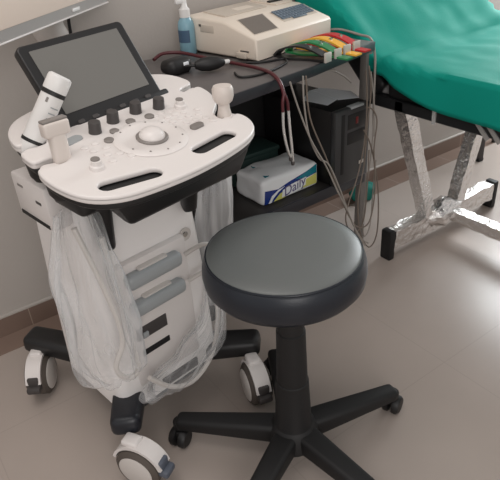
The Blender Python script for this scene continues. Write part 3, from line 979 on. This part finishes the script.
lead([(371, 72), (374, 105), (372, 145), (367, 185), (363, 215), (364, 236), (370, 225), (373, 190), (376, 160)], .0024, 'cable', 'grey lead wire forming the narrow inner loop', 1.30, 1.29)
o = tubeo('ecg_trunk_cable', [(1.40, 1.53, DZ + .02), (1.44, 1.50, DZ + .02), (1.462, 1.43, DZ + .008), (1.466, 1.38, DZ - .0), (1.468, 1.36, DZ - .05), (1.462, 1.35, .70), (1.458, 1.345, .62), (1.462, 1.34, .50)], .0042, 'cable')
tag(o, 'thick pale cable from the ECG machine dropping over the right end of the desk', 'cable')
o = tubeo('signal_cable', [(1.12, 1.31, DZ - .034), (1.17, 1.315, DZ - .036), (1.24, 1.33, DZ - .05), (1.31, 1.345, DZ - .085), (1.36, 1.36, DZ - .12)], .0032, 'cable')
tag(o, 'short pale cable sagging under the desk edge above the papers', 'cable')

# ------------------------------------------------------------------ examination couch
BX0, BX1 = 1.50, 2.16
cch = thing('examination_couch', 'examination couch on a foil-wrapped steel frame, under the green sheet', 'examination couch', (1.83, 1.27, 0))
def cl(p): return Vector(p) - cch.location
def foil_bar(name, a, b, w_, h_, seed, parent, amp=.0045):
    bm = bmesh.new()
    bar(bm, cl(a), cl(b), w_, h_)
    ln = (Vector(b) - Vector(a)).length
    d = (Vector(b) - Vector(a)).normalized()
    bmesh.ops.subdivide_edges(bm, edges=[e for e in bm.edges if abs((e.verts[1].co - e.verts[0].co).normalized().dot(d)) > .9], cuts=int(ln / .02), use_grid_fill=True)
    bmesh.ops.subdivide_edges(bm, edges=[e for e in bm.edges if e.calc_length() > .03], cuts=2, use_grid_fill=True)
    o = finish(name, bm, 'foil', parent, True, 22)
    crumple(o, amp, 28, seed, amp * .4, 75)
    return o
fb = foil_bar('foot_bar', (BX0 + .015, 1.272, .085), (BX1 - .02, 1.272, .085), .05, .075, 1, cch, .006)
for x in (BX0, BX1):
    bm = bmesh.new()
    box(bm, x - .015, x + .015, 1.247, 1.297, .0, .128, .006, 2, T(-cch.location))
    finish('end_cap', bm, 'blackm', cch)
foil_bar('upright_post', (1.535, 1.272, .60), (1.722, 1.272, .11), .052, .05, 2, cch, .003)
foil_bar('upright_post', (2.02, 1.272, .60), (1.90, 1.272, .11), .052, .05, 3, cch, .003)
foil_bar('cross_bar', (1.84, 1.27, .095), (1.84, -.2, .095), .05, .045, 4, cch, .003)
# wrapped lump where the bars meet
bm = bmesh.new()
bmesh.ops.create_icosphere(bm, subdivisions=3, radius=1)
for v in bm.verts: v.co = Vector((v.co.x * .095, v.co.y * .045, v.co.z * .055)) + cl((1.80, 1.255, .11))
jo = finish('foil_joint', bm, 'foil', cch, True, 22); crumple(jo, .018, 24, 5, .006, 60)
# far end support
foil_bar('foot_bar', (BX0, -.25, .085), (BX1, -.25, .085), .05, .075, 6, cch, .006)
foil_bar('upright_post', (1.56, -.25, .60), (1.76, -.25, .11), .052, .05, 7, cch, .003)
foil_bar('upright_post', (2.10, -.25, .60), (1.90, -.25, .11), .052, .05, 8, cch, .003)
LX0, LX1 = 1.50, 2.20
bm = bmesh.new()
box(bm, LX0 + .0, LX0 + .04, -.45, 1.42, .595, .635, .004, 1, T(-cch.location))
box(bm, LX1 - .04, LX1, -.45, 1.42, .595, .635, .004, 1, T(-cch.location))
for y in (-.43, .3, 1.27):
    box(bm, LX0, LX1, y - .02, y + .02, .596, .634, .004, 1, T(-cch.location))
finish('top_frame', bm, 'vinyl', cch)
bm = bmesh.new(); box(bm, LX0, LX1, -.48, 1.33, .632, .735, .02, 3, T(-cch.location))
finish('mattress', bm, 'vinyl', cch)
HZ = Vector((0, 1.375, .640))
BA = math.degrees(math.atan2(.93 - .715, 1.633 - 1.40))
bm = bmesh.new()
box(bm, LX0 + .01, LX1 - .01, 0, .50, -.055, .04, .02, 3, T(-cch.location) @ T(HZ) @ RXM(BA))
finish('backrest', bm, 'vinyl', cch)
bm = bmesh.new()
box(bm, LX0 + .05, LX1 - .05, .02, .46, -.085, -.054, .004, 1, T(-cch.location) @ T(HZ) @ RXM(BA))
bar(bm, cl((1.62, 1.60, .82)), cl((1.62, 1.42, .61)), .03, .03)
bar(bm, cl((2.0, 1.60, .82)), cl((2.0, 1.42, .61)), .03, .03)
finish('backrest_support', bm, 'deskgrey', cch)
# small bright brackets under the near side rail
for y, dy in ((.93, .05), (.97, .05), (.86, .05), (1.12, .0)):
    bm = bmesh.new(); bar(bm, cl((LX0 - .002, y, .640)), cl((LX0 - .002, y - dy - .001, .590)), .004, .014)
    finish('rail_bracket', bm, 'steel', cch)

# ------------------------------------------------------------------ green sheet draped over the couch
bm = bmesh.new()
NU, NV = 64, 120
BAr = math.radians(BA)
def sheet_pt(u, v):
    """u: 0..1 across (left hem to right hem); v: metres along from the near end"""
    x0, x1 = LX0 - .018 - .035 * min(1, max(0, (v - 1.86) / .25)), LX1 + .018
    drop = .125 - .085 * min(1, max(0, (v - 1.55) / .33)) ** 1.5 + .11 * min(1, max(0, (v - 1.92) / .30))
    top_w = x1 - x0
    L = drop + top_w + drop
    s = u * L
    r = .03
    if s < drop:
        x, dz = x0 - .006 * math.sin(v * 15), -(drop - s)
    elif s > drop + top_w:
        x, dz = x1 + .006 * math.sin(v * 17), -(s - drop - top_w)
    else:
        x, dz = x0 + (s - drop), 0
        e = min(x - x0, x1 - x)
        if e < r: dz = -(r - math.sqrt(max(0, r * r - (r - e) ** 2))) * .6
    ylen = 1.86
    y0 = -.50
    if v < ylen:
        base = Vector((x, y0 + v, .757)); nrm = Vector((0, 0, 1))
    else:
        q = v - ylen
        base = Vector((x, y0 + ylen + q * math.cos(BAr), .757 + q * math.sin(BAr))); nrm = Vector((0, -math.sin(BAr), math.cos(BAr)))
    down = Vector((0, 0, 1)) if v < ylen else (nrm * .55 + Vector((0, 0, .5)))
    p = base + down * dz
    p += nrm * (noise.noise(Vector((x * 6, v * 5, 1))) * .008 + noise.noise(Vector((x * 15, v * 11, 4))) * .004 + .012 * max(0, noise.noise(Vector((x * 3 + v * 5, v * 2 - x * 4, 9)))))
    # soft fold across the hinge line
    p += nrm * .016 * math.exp(-((v - ylen + .03 - (x - 1.5) * .10) / .035) ** 2)
    p -= nrm * .006 * math.exp(-((v - ylen - .06 - (x - 1.5) * .25) / .05) ** 2)
    return p
VM = 1.86 + .50
g = [[bm.verts.new(sheet_pt(i / NU, VM * j / NV)) for i in range(NU + 1)] for j in range(NV + 1)]
for j in range(NV):
    for i in range(NU):
        bm.faces.new((g[j][i], g[j][i + 1], g[j + 1][i + 1], g[j + 1][i]))
sh = finish('couch_sheet', bm, 'sheet', None, True, 180)
so = sh.modifiers.new('thickness', 'SOLIDIFY'); so.thickness = .003; so.offset = 1
tag(sh, 'green surgical sheet draped over the couch and its raised backrest', 'sheet')

# ------------------------------------------------------------------ wall panel on a bracket, upper left
pa_ = Vector((.299, 1.36, 1.015)); pb_ = Vector((.717, 1.742, 1.015))
pdir = (pb_ - pa_).normalized()
pyaw = math.atan2(pdir.y, pdir.x)
org = pa_ - pdir * .42
wp = thing('wall_panel', 'large pale flat panel with a silver lower rim on a white wall bracket, top left', 'wall panel', org, pyaw)
PLW = (pb_ - org).length - .0
bm = bmesh.new(); box(bm, 0, PLW, 0, .035, 0, .5, .004)
finish('panel_body', bm, 'panelrim', wp)
bm = bmesh.new(); box(bm, .016, PLW - .01, -.003, .01, .026, .485, .002)
tag(finish('panel_face', bm, 'panelface', wp), 'pale beige face')
bm = bmesh.new(); box(bm, 0, PLW, -.002, .006, -.002, .0015, .0005)  # white line added as the light caught by the panel's lower edge
tag(finish('edge_highlight', bm, 'white', wp), 'thin white line painted as light on the lower edge')
bm = bmesh.new(); box(bm, .76, .80, -.0035, .003, .009, .017, .0005)
tag(finish('name_sticker', bm, 'cap', wp), 'small white sticker')
iv = Matrix.Rotation(-pyaw, 4, 'Z') @ T(-org)
bm = bmesh.new()
tube(bm, [iv @ Vector(p) for p in ((.50, 1.66, 1.06), (.50, 1.672, .99), (.52, 1.70, .955), (.545, 1.765, .945), (.545, 1.795, .945))], lambda t: .048 - .012 * t, 20, 6)
finish('bracket_arm', bm, 'white2', wp)
bm = bmesh.new()
tube(bm, [iv @ Vector(p) for p in ((.60, 1.70, 1.06), (.60, 1.76, 1.0), (.60, 1.785, .95), (.60, 1.788, .7))], .005, 8)
finish('panel_cable', bm, 'rubber', wp)

# ------------------------------------------------------------------ small things on the floor
tc_ = bmesh.new()
bmesh.ops.create_icosphere(tc_, subdivisions=4, radius=1)
for v in tc_.verts:
    v.co = Vector((v.co.x * .075, v.co.y * .045, max(v.co.z, -.6) * .04))
    v.co += noise.noise_vector(v.co * 25) * .014
    v.co += Vector((1.80, 1.70, .035))
o = finish('cloth_bundle', tc_, 'teal', None, True, 60)
zmin = min(v.co.z for v in o.data.vertices)
for v in o.data.vertices: v.co.z -= zmin - .0005
tag(o, 'teal cloth bundle on the floor below the low shelf, by the wall', 'cloth')
sd = thing('metal_stand', 'dark grey metal stand by the wall, seen below the couch sheet', 'stand', (2.56, 1.60, 0))
baro('post', (0, 0, .0), (.02, .03, .62), .032, .02, 'darkgrey', sd)
bm = bmesh.new(); box(bm, -.02, .02, -.012, .012, 0, .015, .003); finish('foot', bm, 'rubber', sd)
bm = bmesh.new(); box(bm, .0, .3, .0, .14, .61, .635, .004); finish('stand_top', bm, 'darkgrey', sd)
baro('post', (.28, .10, .0), (.28, .11, .62), .032, .02, 'darkgrey', sd)
